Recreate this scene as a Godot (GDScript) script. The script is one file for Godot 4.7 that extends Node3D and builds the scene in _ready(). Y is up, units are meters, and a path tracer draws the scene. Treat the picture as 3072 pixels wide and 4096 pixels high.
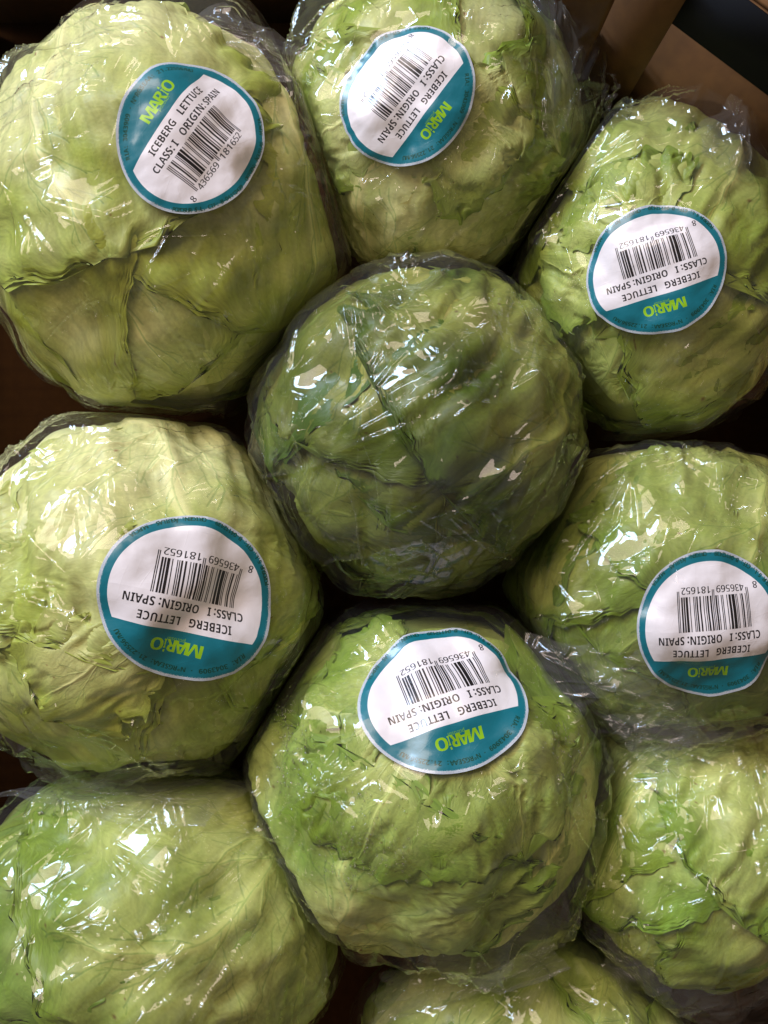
extends Node3D
# Wrapped iceberg lettuces packed in a cardboard box, seen from above.

const FILM_N := 284            # film grid cells per side
const FILM_ANGLE := 1.72       # angle from straight up that the film grid's sides reach
const LEAF_S := 84
const LEAF_T := 76
const VEIN_PX := 768

var heads: Array = []
var leaf_materials: Array[StandardMaterial3D] = []
var vein_heights: Array = []
var film_materials: Array[StandardMaterial3D] = []
var sticker_material: StandardMaterial3D
var loose_material: StandardMaterial3D
var film_dirs := PackedVector3Array()
var lumps := FastNoiseLite.new()
var wrinkle := FastNoiseLite.new()
var ruffle := FastNoiseLite.new()
var used := {}


class Head:
	var c := Vector3.ZERO
	var r := Vector3.ONE
	var seed_value := 0
	var fold := 0.002                # depth of the long pleats in its leaves
	var walls: Array[Vector4] = []   # direction and distance of the planes it is pressed against
	var bulges: Array = []           # [direction, metres, width, extra crumple]
	var patches: Array = []          # [direction, radius, height, facet size, stretch]
	var pulls: Array = []            # [from, to, folds, spread]
	var sticker: Array = []          # [direction, up, half length, half height]


func _ready() -> void:
	var camera := Camera3D.new()
	camera.name = "camera"
	add_child(camera)
	camera.position = Vector3(0, 0.619, 0)
	camera.rotation_degrees = Vector3(-90, 0, 0)
	camera.fov = 50.0
	camera.near = 0.02
	camera.far = 20.0
	camera.current = true

	var environment := Environment.new()
	environment.background_mode = Environment.BG_COLOR
	environment.background_color = Color(0.43, 0.385, 0.34)
	environment.tonemap_mode = Environment.TONE_MAPPER_LINEAR
	environment.tonemap_exposure = 0.90
	environment.sdfgi_enabled = true
	environment.ssao_enabled = true
	environment.ssil_enabled = true
	var around := WorldEnvironment.new()
	around.name = "surroundings"
	around.environment = environment
	add_child(around)

	# daylight through the open front of the stall: a strip of bright sky above a sunlit pale wall
	area_light("daylight_opening", Vector3(-1.20, 1.18, -1.40), Vector3(0, 0.1, 0), Vector2(1.0, 0.38), Color(0.76, 0.87, 1.0), 5.4)
	area_light("sunlit_wall_glow", Vector3(-0.70, 1.50, -1.18), Vector3(0, 0.1, 0), Vector2(2.2, 0.8), Color(1.0, 0.90, 0.82), 4.3)

	lumps.seed = 11
	lumps.frequency = 22.0
	lumps.fractal_octaves = 2
	wrinkle.seed = 23
	wrinkle.frequency = 1.0
	wrinkle.fractal_octaves = 2
	ruffle.seed = 37
	ruffle.frequency = 1.0
	ruffle.fractal_octaves = 1

	build_box()
	make_materials()
	make_heads()


func area_light(called: String, at: Vector3, towards: Vector3, size: Vector2, color: Color, energy: float) -> void:
	var l := AreaLight3D.new()
	l.name = called
	l.area_size = size
	l.light_color = color
	l.light_energy = energy
	l.area_range = 8.0
	l.area_attenuation = 2.0
	l.shadow_enabled = true
	add_child(l)
	l.look_at_from_position(at, towards, Vector3.UP)


func numbered(called: String) -> String:
	var n: int = used.get(called, 0)
	used[called] = n + 1
	return called if n == 0 else "%s_%03d" % [called, n]


func thing(called: String, label: String, category: String, at: Vector3, group := "") -> Node3D:
	var o := Node3D.new()
	o.name = numbered(called)
	add_child(o)
	o.position = at
	o.set_meta("label", label)
	o.set_meta("category", category)
	if group:
		o.set_meta("group", group)
	return o


func part(called: String, mesh: Mesh, material: Material, parent: Node3D) -> MeshInstance3D:
	var o := MeshInstance3D.new()
	o.name = called
	o.mesh = mesh
	o.material_override = material
	o.cast_shadow = GeometryInstance3D.SHADOW_CASTING_SETTING_ON
	parent.add_child(o, true)
	return o


# ---------------------------------------------------------------- shapes

func smin(a: float, b: float, k: float) -> float:
	var h := maxf(k - absf(a - b), 0.0) / k
	return minf(a, b) - h * h * k * 0.25


func body_radius(h: Head, d: Vector3) -> float:
	var q := d / h.r
	var r := 1.0 / sqrt(q.dot(q))
	var p := d * 0.08 + Vector3(h.seed_value * 0.37, 0, h.seed_value * 0.19)
	return r * (1.0 + 0.068 * lumps.get_noise_3dv(p))


func pressed(h: Head, d: Vector3, r: float, gap: float) -> float:
	for w in h.walls:
		var along := d.x * w.x + d.y * w.y + d.z * w.z
		if along > 0.15:
			r = smin(r, (w.w - gap) / along, 0.005)
	return r


func grid_mesh(points: PackedVector3Array, uvs: PackedVector2Array, colors: PackedColorArray, columns: int, rows: int, skip := PackedByteArray(), flip := false) -> ArrayMesh:
	# rows x columns points, joined into quads with smooth normals
	var normals := PackedVector3Array()
	normals.resize(points.size())
	for j in rows:
		var j0 := maxi(j - 1, 0) * columns
		var j1 := mini(j + 1, rows - 1) * columns
		for i in columns:
			var a := points[j * columns + mini(i + 1, columns - 1)] - points[j * columns + maxi(i - 1, 0)]
			var b := points[j1 + i] - points[j0 + i]
			var n := b.cross(a)
			if n.length_squared() < 1e-18:
				n = points[j * columns + i]
			normals[j * columns + i] = -n.normalized() if flip else n.normalized()
	var index := PackedInt32Array()
	var skipping := skip.size() > 0
	index.resize((rows - 1) * (columns - 1) * 6)
	var k := 0
	for j in rows - 1:
		for i in columns - 1:
			var v := j * columns + i
			if skipping and (skip[v] or skip[v + 1] or skip[v + columns] or skip[v + columns + 1]):
				continue
			if (i + j) % 2 == 0:
				index[k] = v
				index[k + 1] = v + 1
				index[k + 2] = v + columns
				index[k + 3] = v + 1
				index[k + 4] = v + columns + 1
				index[k + 5] = v + columns
			else:
				index[k] = v
				index[k + 1] = v + 1
				index[k + 2] = v + columns + 1
				index[k + 3] = v
				index[k + 4] = v + columns + 1
				index[k + 5] = v + columns
			k += 6
	index.resize(k)
	var arrays := []
	arrays.resize(Mesh.ARRAY_MAX)
	arrays[Mesh.ARRAY_VERTEX] = points
	arrays[Mesh.ARRAY_NORMAL] = normals
	arrays[Mesh.ARRAY_TEX_UV] = uvs
	if colors.size():
		arrays[Mesh.ARRAY_COLOR] = colors
	arrays[Mesh.ARRAY_INDEX] = index
	var m := ArrayMesh.new()
	m.add_surface_from_arrays(Mesh.PRIMITIVE_TRIANGLES, arrays)
	return m


# ---------------------------------------------------------------- film relief

func add_facets(field: PackedFloat32Array, n: int, spacing: float, height: float, cover: float, rng: RandomNumberGenerator, stretch := 1.0, centre := Vector2.ZERO, radius := 0.0) -> void:
	# flat facets between scattered points: a crumpled sheet; cover is the share of the field that is crumpled
	var mask := FastNoiseLite.new()
	mask.seed = rng.randi() % 10000
	mask.frequency = 2.6 / n
	mask.fractal_octaves = 2
	var turn := rng.randf() * TAU
	var cs := cos(turn)
	var sn := sin(turn)
	var spots := PackedVector2Array()
	var heights := PackedFloat32Array()
	var reach := int(n * 0.75 / spacing) + 1
	var middle := Vector2(n, n) * 0.5
	if radius > 0.0:
		middle = centre
		reach = int(radius / spacing) + 2
	for j in range(-reach, reach + 1):
		for i in range(-reach, reach + 1):
			var q := Vector2((i + rng.randf_range(-0.48, 0.48)) * spacing * stretch, (j + rng.randf_range(-0.48, 0.48)) * spacing)
			var p := middle + Vector2(q.x * cs - q.y * sn, q.x * sn + q.y * cs)
			var h := rng.randf_range(-1.0, 1.0)
			if p.x < -spacing * 2 * stretch or p.y < -spacing * 2 * stretch or p.x > n + spacing * 2 * stretch or p.y > n + spacing * 2 * stretch:
				continue
			spots.append(p)
			var m := clampf((mask.get_noise_2d(p.x, p.y) * 1.6 + cover * 2.0 - 1.0) * 3.0 + 0.5, 0.0, 1.0)
			if radius > 0.0:
				m = (1.0 - smoothstep(0.55, 1.0, p.distance_to(centre) / radius)) * clampf(m + 0.55, 0.0, 1.0)
			heights.append(h * height * m)
	var tri := Geometry2D.triangulate_delaunay(spots)
	for t in range(0, tri.size(), 3):
		var ha := heights[tri[t]]
		var hb := heights[tri[t + 1]]
		var hc := heights[tri[t + 2]]
		if ha == 0.0 and hb == 0.0 and hc == 0.0:
			continue
		var a := spots[tri[t]]
		var b := spots[tri[t + 1]]
		var c := spots[tri[t + 2]]
		var area := (b - a).cross(c - a)
		if absf(area) < 1e-6:
			continue
		var y0 := maxi(int(ceil(minf(a.y, minf(b.y, c.y)))), 0)
		var y1 := mini(int(floor(maxf(a.y, maxf(b.y, c.y)))), n - 1)
		var gx := ((hb - ha) * (c.y - a.y) - (hc - ha) * (b.y - a.y)) / area
		var gy := ((hc - ha) * (b.x - a.x) - (hb - ha) * (c.x - a.x)) / area
		for y in range(y0, y1 + 1):
			var lo := 1e9
			var hi := -1e9
			for e in 3:
				var p := a if e == 0 else (b if e == 1 else c)
				var q := b if e == 0 else (c if e == 1 else a)
				if (p.y <= y and q.y > y) or (q.y <= y and p.y > y):
					var x := p.x + (y - p.y) / (q.y - p.y) * (q.x - p.x)
					lo = minf(lo, x)
					hi = maxf(hi, x)
			var x0 := maxi(int(ceil(lo)), 0)
			var x1 := mini(int(ceil(hi)) - 1, n - 1)
			var v := ha + gx * (x0 - a.x) + gy * (y - a.y)
			for x in range(x0, x1 + 1):
				field[y * n + x] += v
				v += gx


func add_ridge(field: PackedFloat32Array, n: int, p: Vector2, q: Vector2, width: float, height: float, bow: float) -> void:
	# a fold: a tent along a slightly bowed line, fading at both ends
	var d := q - p
	var length := d.length()
	if length < 1.0:
		return
	d /= length
	var side := Vector2(-d.y, d.x)
	var margin := width + absf(bow)
	var y0 := maxi(int(minf(p.y, q.y) - margin), 0)
	var y1 := mini(int(maxf(p.y, q.y) + margin) + 1, n - 1)
	var x0 := maxi(int(minf(p.x, q.x) - margin), 0)
	var x1 := mini(int(maxf(p.x, q.x) + margin) + 1, n - 1)
	for y in range(y0, y1 + 1):
		# the part of this row that the fold can reach
		var lo := x0
		var hi := x1
		if absf(side.x) > 0.1:
			var xc := p.x - side.y / side.x * (y - p.y)
			var reach := margin / absf(side.x) + 1.0
			lo = maxi(lo, int(xc - reach))
			hi = mini(hi, int(xc + reach) + 1)
		for x in range(lo, hi + 1):
			var rel := Vector2(x, y) - p
			var u := rel.dot(d) / length
			if u <= 0.0 or u >= 1.0:
				continue
			var off := absf(rel.dot(side) - bow * 4.0 * u * (1.0 - u))
			var w := width * (0.45 + 0.55 * minf(1.0, minf(u, 1.0 - u) * 3.0))
			if off < w:
				field[y * n + x] += height * (1.0 - off / w) * minf(1.0, minf(u * 4.0, (1.0 - u) * 4.0))


func film_field(h: Head, n: int, rng: RandomNumberGenerator, amount: float) -> PackedFloat32Array:
	# relief of one bag in metres
	var f := PackedFloat32Array()
	f.resize(n * n)
	var cell := 0.297 / n
	add_facets(f, n, 0.030 / cell, 0.0021 * amount, 0.60, rng, 1.5)
	add_facets(f, n, 0.0145 / cell, 0.0036 * amount, 0.60, rng, 1.5)
	add_facets(f, n, 0.0060 / cell, 0.0011 * amount, 0.33, rng, 1.4)
	for k in 64:   # long tension folds
		var p := Vector2(rng.randf(), rng.randf()) * n
		var a := rng.randf() * TAU
		var l := rng.randf_range(0.025, 0.10) / cell
		add_ridge(f, n, p, p + Vector2(cos(a), sin(a)) * l, rng.randf_range(1.3, 2.8), rng.randf_range(0.0008, 0.0024), rng.randf_range(-0.06, 0.06) * l)
	for k in 12:   # long thin stretch lines
		var p := Vector2(rng.randf_range(0.1, 0.9), rng.randf_range(0.1, 0.9)) * n
		var a := rng.randf() * TAU
		var l := rng.randf_range(0.07, 0.14) / cell
		add_ridge(f, n, p, p + Vector2(cos(a), sin(a)) * l, rng.randf_range(1.1, 1.5), rng.randf_range(0.0008, 0.0016), rng.randf_range(-0.05, 0.05) * l)
	for k in 5:    # bundles of long folds
		var p := Vector2(rng.randf_range(0.15, 0.85), rng.randf_range(0.15, 0.85)) * n
		var a := rng.randf() * TAU
		var l := rng.randf_range(0.05, 0.09) / cell
		for e in 6:
			var o := Vector2(-sin(a), cos(a)) * rng.randf_range(-0.012, 0.012) / cell
			var q := p + o * 0.5 + Vector2(cos(a), sin(a)) * rng.randf_range(-0.2, 0.2) * l
			add_ridge(f, n, q, q + o * 0.7 + Vector2(cos(a), sin(a)) * l, rng.randf_range(1.3, 2.4), rng.randf_range(0.0008, 0.0022), rng.randf_range(-0.05, 0.05) * l)
	for k in 12:   # fans of folds that meet in a point
		var p := Vector2(rng.randf_range(0.1, 0.9), rng.randf_range(0.1, 0.9)) * n
		var a0 := rng.randf() * TAU
		for e in 6:
			var a := a0 + rng.randf_range(-0.9, 0.9)
			var l := rng.randf_range(0.012, 0.05) / cell
			add_ridge(f, n, p, p + Vector2(cos(a), sin(a)) * l, rng.randf_range(1.3, 2.6), rng.randf_range(0.0008, 0.0020), rng.randf_range(-0.05, 0.05) * l)
	for pt in h.patches:   # places where the sheet is crumpled small
		var at := film_spot(pt[0], n)
		add_facets(f, n, pt[3] / cell, pt[2], 0.5, rng, pt[4], at, pt[1] / cell)
		for k in 9:
			var a := rng.randf() * TAU
			var p: Vector2 = at + Vector2(cos(a), sin(a)) * rng.randf() * pt[1] * 0.8 / cell
			a = rng.randf() * TAU
			var l := rng.randf_range(0.008, 0.03) / cell
			add_ridge(f, n, p, p + Vector2(cos(a), sin(a)) * l, rng.randf_range(1.3, 2.4), rng.randf_range(0.0008, 0.0018), rng.randf_range(-0.08, 0.08) * l)
	for pu in h.pulls:     # bundles of folds pulled from one place to another
		var p0 := film_spot(pu[0], n)
		var p1 := film_spot(pu[1], n)
		var across := (p1 - p0).orthogonal().normalized()
		for k in int(pu[2]):
			var o0: float = rng.randf_range(-1.0, 1.0) * pu[3] / cell
			var p := p0.lerp(p1, rng.randf_range(0.0, 0.35)) + across * o0 * 0.5
			var q := p0.lerp(p1, rng.randf_range(0.6, 1.0)) + across * o0
			add_ridge(f, n, p, q, rng.randf_range(1.4, 2.8), rng.randf_range(0.0008, 0.0020), rng.randf_range(-0.04, 0.04) * p.distance_to(q))
	return f


func film_spot(d: Vector3, n: int) -> Vector2:
	# where a direction lies in the film's grid
	d = d.normalized()
	var a := acos(clampf(d.y, -1.0, 1.0))
	var q := Vector2(d.x, d.z).normalized() * a / FILM_ANGLE
	return (q * 0.5 + Vector2(0.5, 0.5)) * (n - 1)


func build_sheet(corners: Array, owner_node: Node3D, rng: RandomNumberGenerator, material: Material) -> void:
	# a loose piece of the bag: a crumpled sheet between four corners
	var n := 90
	var f := PackedFloat32Array()
	f.resize(n * n)
	var size: float = ((corners[1] as Vector3) - (corners[0] as Vector3)).length() * 0.5 + ((corners[3] as Vector3) - (corners[0] as Vector3)).length() * 0.5
	var cell := size / n
	add_facets(f, n, 0.020 / cell, 0.0095, 0.85, rng, 1.6)
	add_facets(f, n, 0.010 / cell, 0.0050, 0.65, rng, 1.6)
	add_facets(f, n, 0.005 / cell, 0.0012, 0.4, rng, 1.4)
	for k in 22:
		var p := Vector2(rng.randf(), rng.randf()) * n
		var a := rng.randf() * TAU
		var l := rng.randf_range(0.2, 0.7) * n
		add_ridge(f, n, p, p + Vector2(cos(a), sin(a)) * l, rng.randf_range(1.4, 3.0), rng.randf_range(0.0006, 0.0022), rng.randf_range(-0.06, 0.06) * l)
	var points := PackedVector3Array()
	var uvs := PackedVector2Array()
	var shift := Vector2(rng.randf(), rng.randf())
	var middle := (corners[0] + corners[1] + corners[2] + corners[3]) * 0.25 as Vector3
	for j in n:
		for i in n:
			var u := float(i) / (n - 1)
			var v := float(j) / (n - 1)
			# a slightly wavering outline
			var uu := u + 0.05 * ruffle.get_noise_2d(v * 3.0 + shift.x * 50.0, u * 2.0)
			var vv := v + 0.05 * ruffle.get_noise_2d(u * 3.0 + shift.y * 50.0, v * 2.0 + 9.0)
			var p: Vector3 = (corners[0] as Vector3).lerp(corners[1], uu).lerp((corners[3] as Vector3).lerp(corners[2], uu), vv)
			var arch := 4.0 * u * (1.0 - u) * 4.0 * v * (1.0 - v)
			p += Vector3.UP * (f[j * n + i] + 0.010 * arch)
			points.append(p - owner_node.position)
			uvs.append(Vector2(u, v) * size / 0.297 + shift)
	part("loose_film", grid_mesh(points, uvs, PackedColorArray(), n, n), material, owner_node)


func build_film(h: Head, owner_node: Node3D, rng: RandomNumberGenerator, material: Material, amount: float, holes: Array) -> void:
	var n := FILM_N + 1
	var f := film_field(h, n, rng, amount)
	var points := PackedVector3Array()
	var uvs := PackedVector2Array()
	points.resize(n * n)
	uvs.resize(n * n)
	var skip := PackedByteArray()
	if holes.size():
		skip.resize(n * n)
	var has_sticker := h.sticker.size() > 0
	var sd := Vector3.UP
	var sx := Vector3.RIGHT
	var sy := Vector3.FORWARD
	var sa := 1.0
	var sb := 1.0
	if has_sticker:
		sd = h.sticker[0]
		var fr := sticker_frame(h)
		sx = fr[0]
		sy = fr[1]
		sa = h.sticker[2]
		sb = h.sticker[3]
	var rm := (h.r.x + h.r.y + h.r.z) / 3.0
	var spin := rng.randf() * TAU
	var cs := cos(spin)
	var sn := sin(spin)
	var shift := Vector2(rng.randf(), rng.randf())
	for k in n * n:
		var d := film_dirs[k]
		var r := body_radius(h, d) + lerpf(0.0002, 0.0011, smoothstep(0.15, 0.6, d.y))
		var swell := 0.0
		for b in h.bulges:
			swell += b[1] * exp(-(1.0 - d.dot(b[0])) / b[2])
		var relief := f[k] * (1.0 + swell * 40.0) * lerpf(0.5, 1.0, smoothstep(0.15, 0.6, d.y))
		if has_sticker:
			var away := d.dot(sd)
			if away > 0.6:
				var ex := d.dot(sx) * rm / sa
				var ey := d.dot(sy) * rm / sb
				relief *= smoothstep(0.98, 1.3, sqrt(ex * ex + ey * ey))
		r += swell + maxf(relief, -0.0014)
		r = pressed(h, d, r, 0.0003)
		points[k] = d * r
		var g := Vector2((k % n) / float(FILM_N), (k / n) / float(FILM_N)) - Vector2(0.5, 0.5)
		uvs[k] = Vector2(g.x * cs - g.y * sn, g.x * sn + g.y * cs) + shift
		for q in holes:
			var away_from := (d - q[0] as Vector3).length() * rm
			if away_from < q[1] * 0.86:
				skip[k] = 1
			elif away_from < q[1] * 1.12:   # pull the rim onto a circle
				var dd: Vector3 = (q[0] as Vector3) + (d - q[0] as Vector3) * (q[1] as float / away_from)
				points[k] = dd.normalized() * (r + 0.0002)
	part("plastic_film", grid_mesh(points, uvs, PackedColorArray(), n, n, skip), material, owner_node)


func water_beads(h: Head, owner_node: Node3D, rng: RandomNumberGenerator, places: Array) -> void:
	# condensation on the inside of the film, in drifts
	var drop := SphereMesh.new()
	drop.radius = 1.0
	drop.height = 2.0
	drop.radial_segments = 10
	drop.rings = 6
	var water := StandardMaterial3D.new()
	water.resource_name = "water"
	water.albedo_color = Color(1, 1, 1, 0.0)
	water.roughness = 0.0
	water.refraction_enabled = true
	water.refraction_scale = 0.033
	var mm := MultiMesh.new()
	mm.transform_format = MultiMesh.TRANSFORM_3D
	mm.mesh = drop
	var spots: Array[Transform3D] = []
	for place in places:
		var d0 := (place[0] as Vector3).normalized()
		for k in int(place[2]):
			var d: Vector3 = (d0 + Vector3(rng.randfn(0.0, 1.0), rng.randfn(0.0, 1.0), rng.randfn(0.0, 1.0)) * place[1]).normalized()
			var r := pressed(h, d, body_radius(h, d), 0.0003) + 0.0002
			var size := rng.randf_range(0.00022, 0.00062)
			var x: Vector3 = d.cross(Vector3(0.3, 0.2, 0.9)).normalized()
			spots.append(Transform3D(Basis(x * size, d * size * 0.6, x.cross(d) * size), d * r))
	mm.instance_count = spots.size()
	for k in spots.size():
		mm.set_instance_transform(k, spots[k])
	var o := MultiMeshInstance3D.new()
	o.name = "water_beads"
	o.multimesh = mm
	o.material_override = water
	o.set_meta("kind", "stuff")
	owner_node.add_child(o, true)


func film_wisp(spine: Array, owner_node: Node3D, rng: RandomNumberGenerator) -> void:
	# a torn ribbon of film, twisted
	var curve := Curve3D.new()
	for p: Vector3 in spine:
		curve.add_point(p - owner_node.position)
	var points := PackedVector3Array()
	var uvs := PackedVector2Array()
	var rows := 60
	for j in rows:
		var u := float(j) / (rows - 1)
		var p := curve.sample_baked(curve.get_baked_length() * u, true)
		var turn := u * 9.0 + 2.0 * ruffle.get_noise_2d(u * 7.0, 3.0)
		var w := 0.0032 * (0.5 + 0.6 * absf(ruffle.get_noise_2d(u * 9.0, 31.0))) * (1.0 - 0.4 * u)
		for i in 7:
			var across := i / 3.0 - 1.0
			points.append(p + Vector3(cos(turn), 0.6 * sin(turn), 0.5 * sin(turn)) * across * w + Vector3(rng.randf_range(-1, 1), rng.randf_range(-1, 1), rng.randf_range(-1, 1)) * 0.0003)
			uvs.append(Vector2(u * 0.2, i * 0.01))
	part("film_wisp", grid_mesh(points, uvs, PackedColorArray(), 7, rows), loose_material, owner_node)


# ---------------------------------------------------------------- sticker

func sticker_frame(h: Head) -> Array:
	var d: Vector3 = h.sticker[0]
	var up: Vector3 = h.sticker[1]
	up = (up - d * up.dot(d)).normalized()
	return [up.cross(d).normalized(), up]


func build_sticker(h: Head, owner_node: Node3D, rng: RandomNumberGenerator) -> void:
	var d: Vector3 = h.sticker[0]
	var fr := sticker_frame(h)
	var sx: Vector3 = fr[0]
	var sy: Vector3 = fr[1]
	var a: float = h.sticker[2]
	var b: float = h.sticker[3]
	var r0 := pressed(h, d, body_radius(h, d), 0.0003)
	var rings := 26
	var around := 72
	var points := PackedVector3Array()
	var uvs := PackedVector2Array()
	var folds: Array = []
	for k in 7:
		folds.append([rng.randf() * TAU, rng.randf_range(0.05, 0.2), rng.randf_range(0.0003, 0.0010) * (1 if rng.randf() < 0.7 else -1)])
	for j in rings + 1:
		for i in around + 1:
			var t := TAU * i / around
			var q := float(j) / rings
			var ex := cos(t) * q
			var ey := sin(t) * q
			var dir := (d * r0 + sx * ex * a + sy * ey * b).normalized()
			var swell := 0.0
			for bl in h.bulges:
				swell += bl[1] * exp(-(1.0 - dir.dot(bl[0])) / bl[2])
			var r := pressed(h, dir, body_radius(h, dir) + 0.0011 + swell, 0.0003) + 0.00045
			for fo in folds:
				var across := absf(wrapf(t - fo[0], -PI, PI))
				if across < fo[1] * 1.5:
					r += fo[2] * maxf(0.0, 1.0 - across / (fo[1] * 1.5)) * smoothstep(0.35, 1.0, q) 
			r += 0.0007 * wrinkle.get_noise_3d(ex * 2.6, ey * 2.6, h.seed_value * 3.7) * (0.4 + 0.6 * q)
			points.append(dir * r)
			uvs.append(Vector2(0.5 + ex * 0.5, 0.5 - ey * 0.5))
	part("label_sticker", grid_mesh(points, uvs, PackedColorArray(), around + 1, rings + 1, PackedByteArray()), sticker_material, owner_node)


func fill_mesh_text(im: Image, text: String, at: Vector2, width: float, height: float, color: Color, bold: bool, turn := 0.0, thicken := 0.0) -> void:
	# text drawn flat into an image: at is its middle, width 0 keeps the proportions
	var font := SystemFont.new()
	font.font_names = PackedStringArray(["Droid Sans"])
	font.font_weight = 700 if bold else 400
	var tm := TextMesh.new()
	tm.font = font
	tm.text = text
	tm.font_size = 64
	tm.pixel_size = 1.0
	tm.depth = 0.0
	tm.curve_step = 1.0
	var arrays := tm.get_mesh_arrays()
	var v: PackedVector3Array = arrays[Mesh.ARRAY_VERTEX]
	if v.is_empty():
		return
	var ix := PackedInt32Array()
	if arrays[Mesh.ARRAY_INDEX] != null:
		ix = arrays[Mesh.ARRAY_INDEX]
	if ix.is_empty():
		ix = PackedInt32Array(range(v.size()))
	var lo := Vector2(1e9, 1e9)
	var hi := -lo
	for p in v:
		lo = lo.min(Vector2(p.x, p.y))
		hi = hi.max(Vector2(p.x, p.y))
	var cap := 64.0 * 0.72   # height of a capital
	var sy := height / cap
	var sx := sy if width == 0.0 else width / maxf(hi.x - lo.x, 0.01)
	var mid := Vector2((lo.x + hi.x) * 0.5, (lo.y + hi.y) * 0.5)
	if text.length() == 1:
		mid.y = 0.0
	var cs := cos(turn)
	var sn := sin(turn)
	var base := lo.y if text.length() > 1 else 0.0
	if text.length() > 1:
		mid.y = base + (hi.y - base) * 0.5
	var flat := PackedVector2Array()
	for p in v:
		var x := (p.x - mid.x) * sx
		var y := -(p.y - mid.y) * sy
		flat.append(at + Vector2(x * cs - y * sn, x * sn + y * cs))
	for t in range(0, ix.size(), 3):
		fill_triangle(im, flat[ix[t]], flat[ix[t + 1]], flat[ix[t + 2]], color, thicken)


func fill_triangle(im: Image, a: Vector2, b: Vector2, c: Vector2, color: Color, thicken: float) -> void:
	var y0 := maxi(int(ceil(minf(a.y, minf(b.y, c.y)) - 0.5)), 0)
	var y1 := mini(int(floor(maxf(a.y, maxf(b.y, c.y)) + 0.5)), im.get_height() - 1)
	for y in range(y0, y1 + 1):
		var lo := 1e9
		var hi := -1e9
		for e in 3:
			var p := a if e == 0 else (b if e == 1 else c)
			var q := b if e == 0 else (c if e == 1 else a)
			if (p.y <= y and q.y > y) or (q.y <= y and p.y > y):
				var x := p.x + (y - p.y) / (q.y - p.y) * (q.x - p.x)
				lo = minf(lo, x)
				hi = maxf(hi, x)
		if hi >= lo:
			var x0 := int(round(lo - thicken))
			im.fill_rect(Rect2i(x0, y, maxi(int(round(hi + thicken)) - x0, 1), 1), color)


func ellipse(im: Image, a: float, b: float, color: Color, top := -2.0) -> void:
	var m := Vector2(im.get_width(), im.get_height()) * 0.5
	for y in im.get_height():
		var e := (m.y - y - 0.5) / b
		if absf(e) < 1.0 and (top < -1.5 or (m.y - y) < top):
			var w := a * sqrt(1.0 - e * e)
			im.fill_rect(Rect2i(int(m.x - w), y, int(w * 2.0), 1), color)


func ring_text(im: Image, text: String, a: float, b: float, from: float, to: float, size: float, color: Color, inward: bool) -> void:
	var m := Vector2(im.get_width(), im.get_height()) * 0.5
	for k in text.length():
		var t := lerpf(from, to, (k + 0.5) / text.length())
		var p := m + Vector2(cos(t) * a, -sin(t) * b)
		var tangent := Vector2(-sin(t) * a, -cos(t) * b) * (1.0 if to > from else -1.0)
		if text[k] != " ":
			fill_mesh_text(im, text[k], p, 0.0, size, color, true, tangent.angle())


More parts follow.
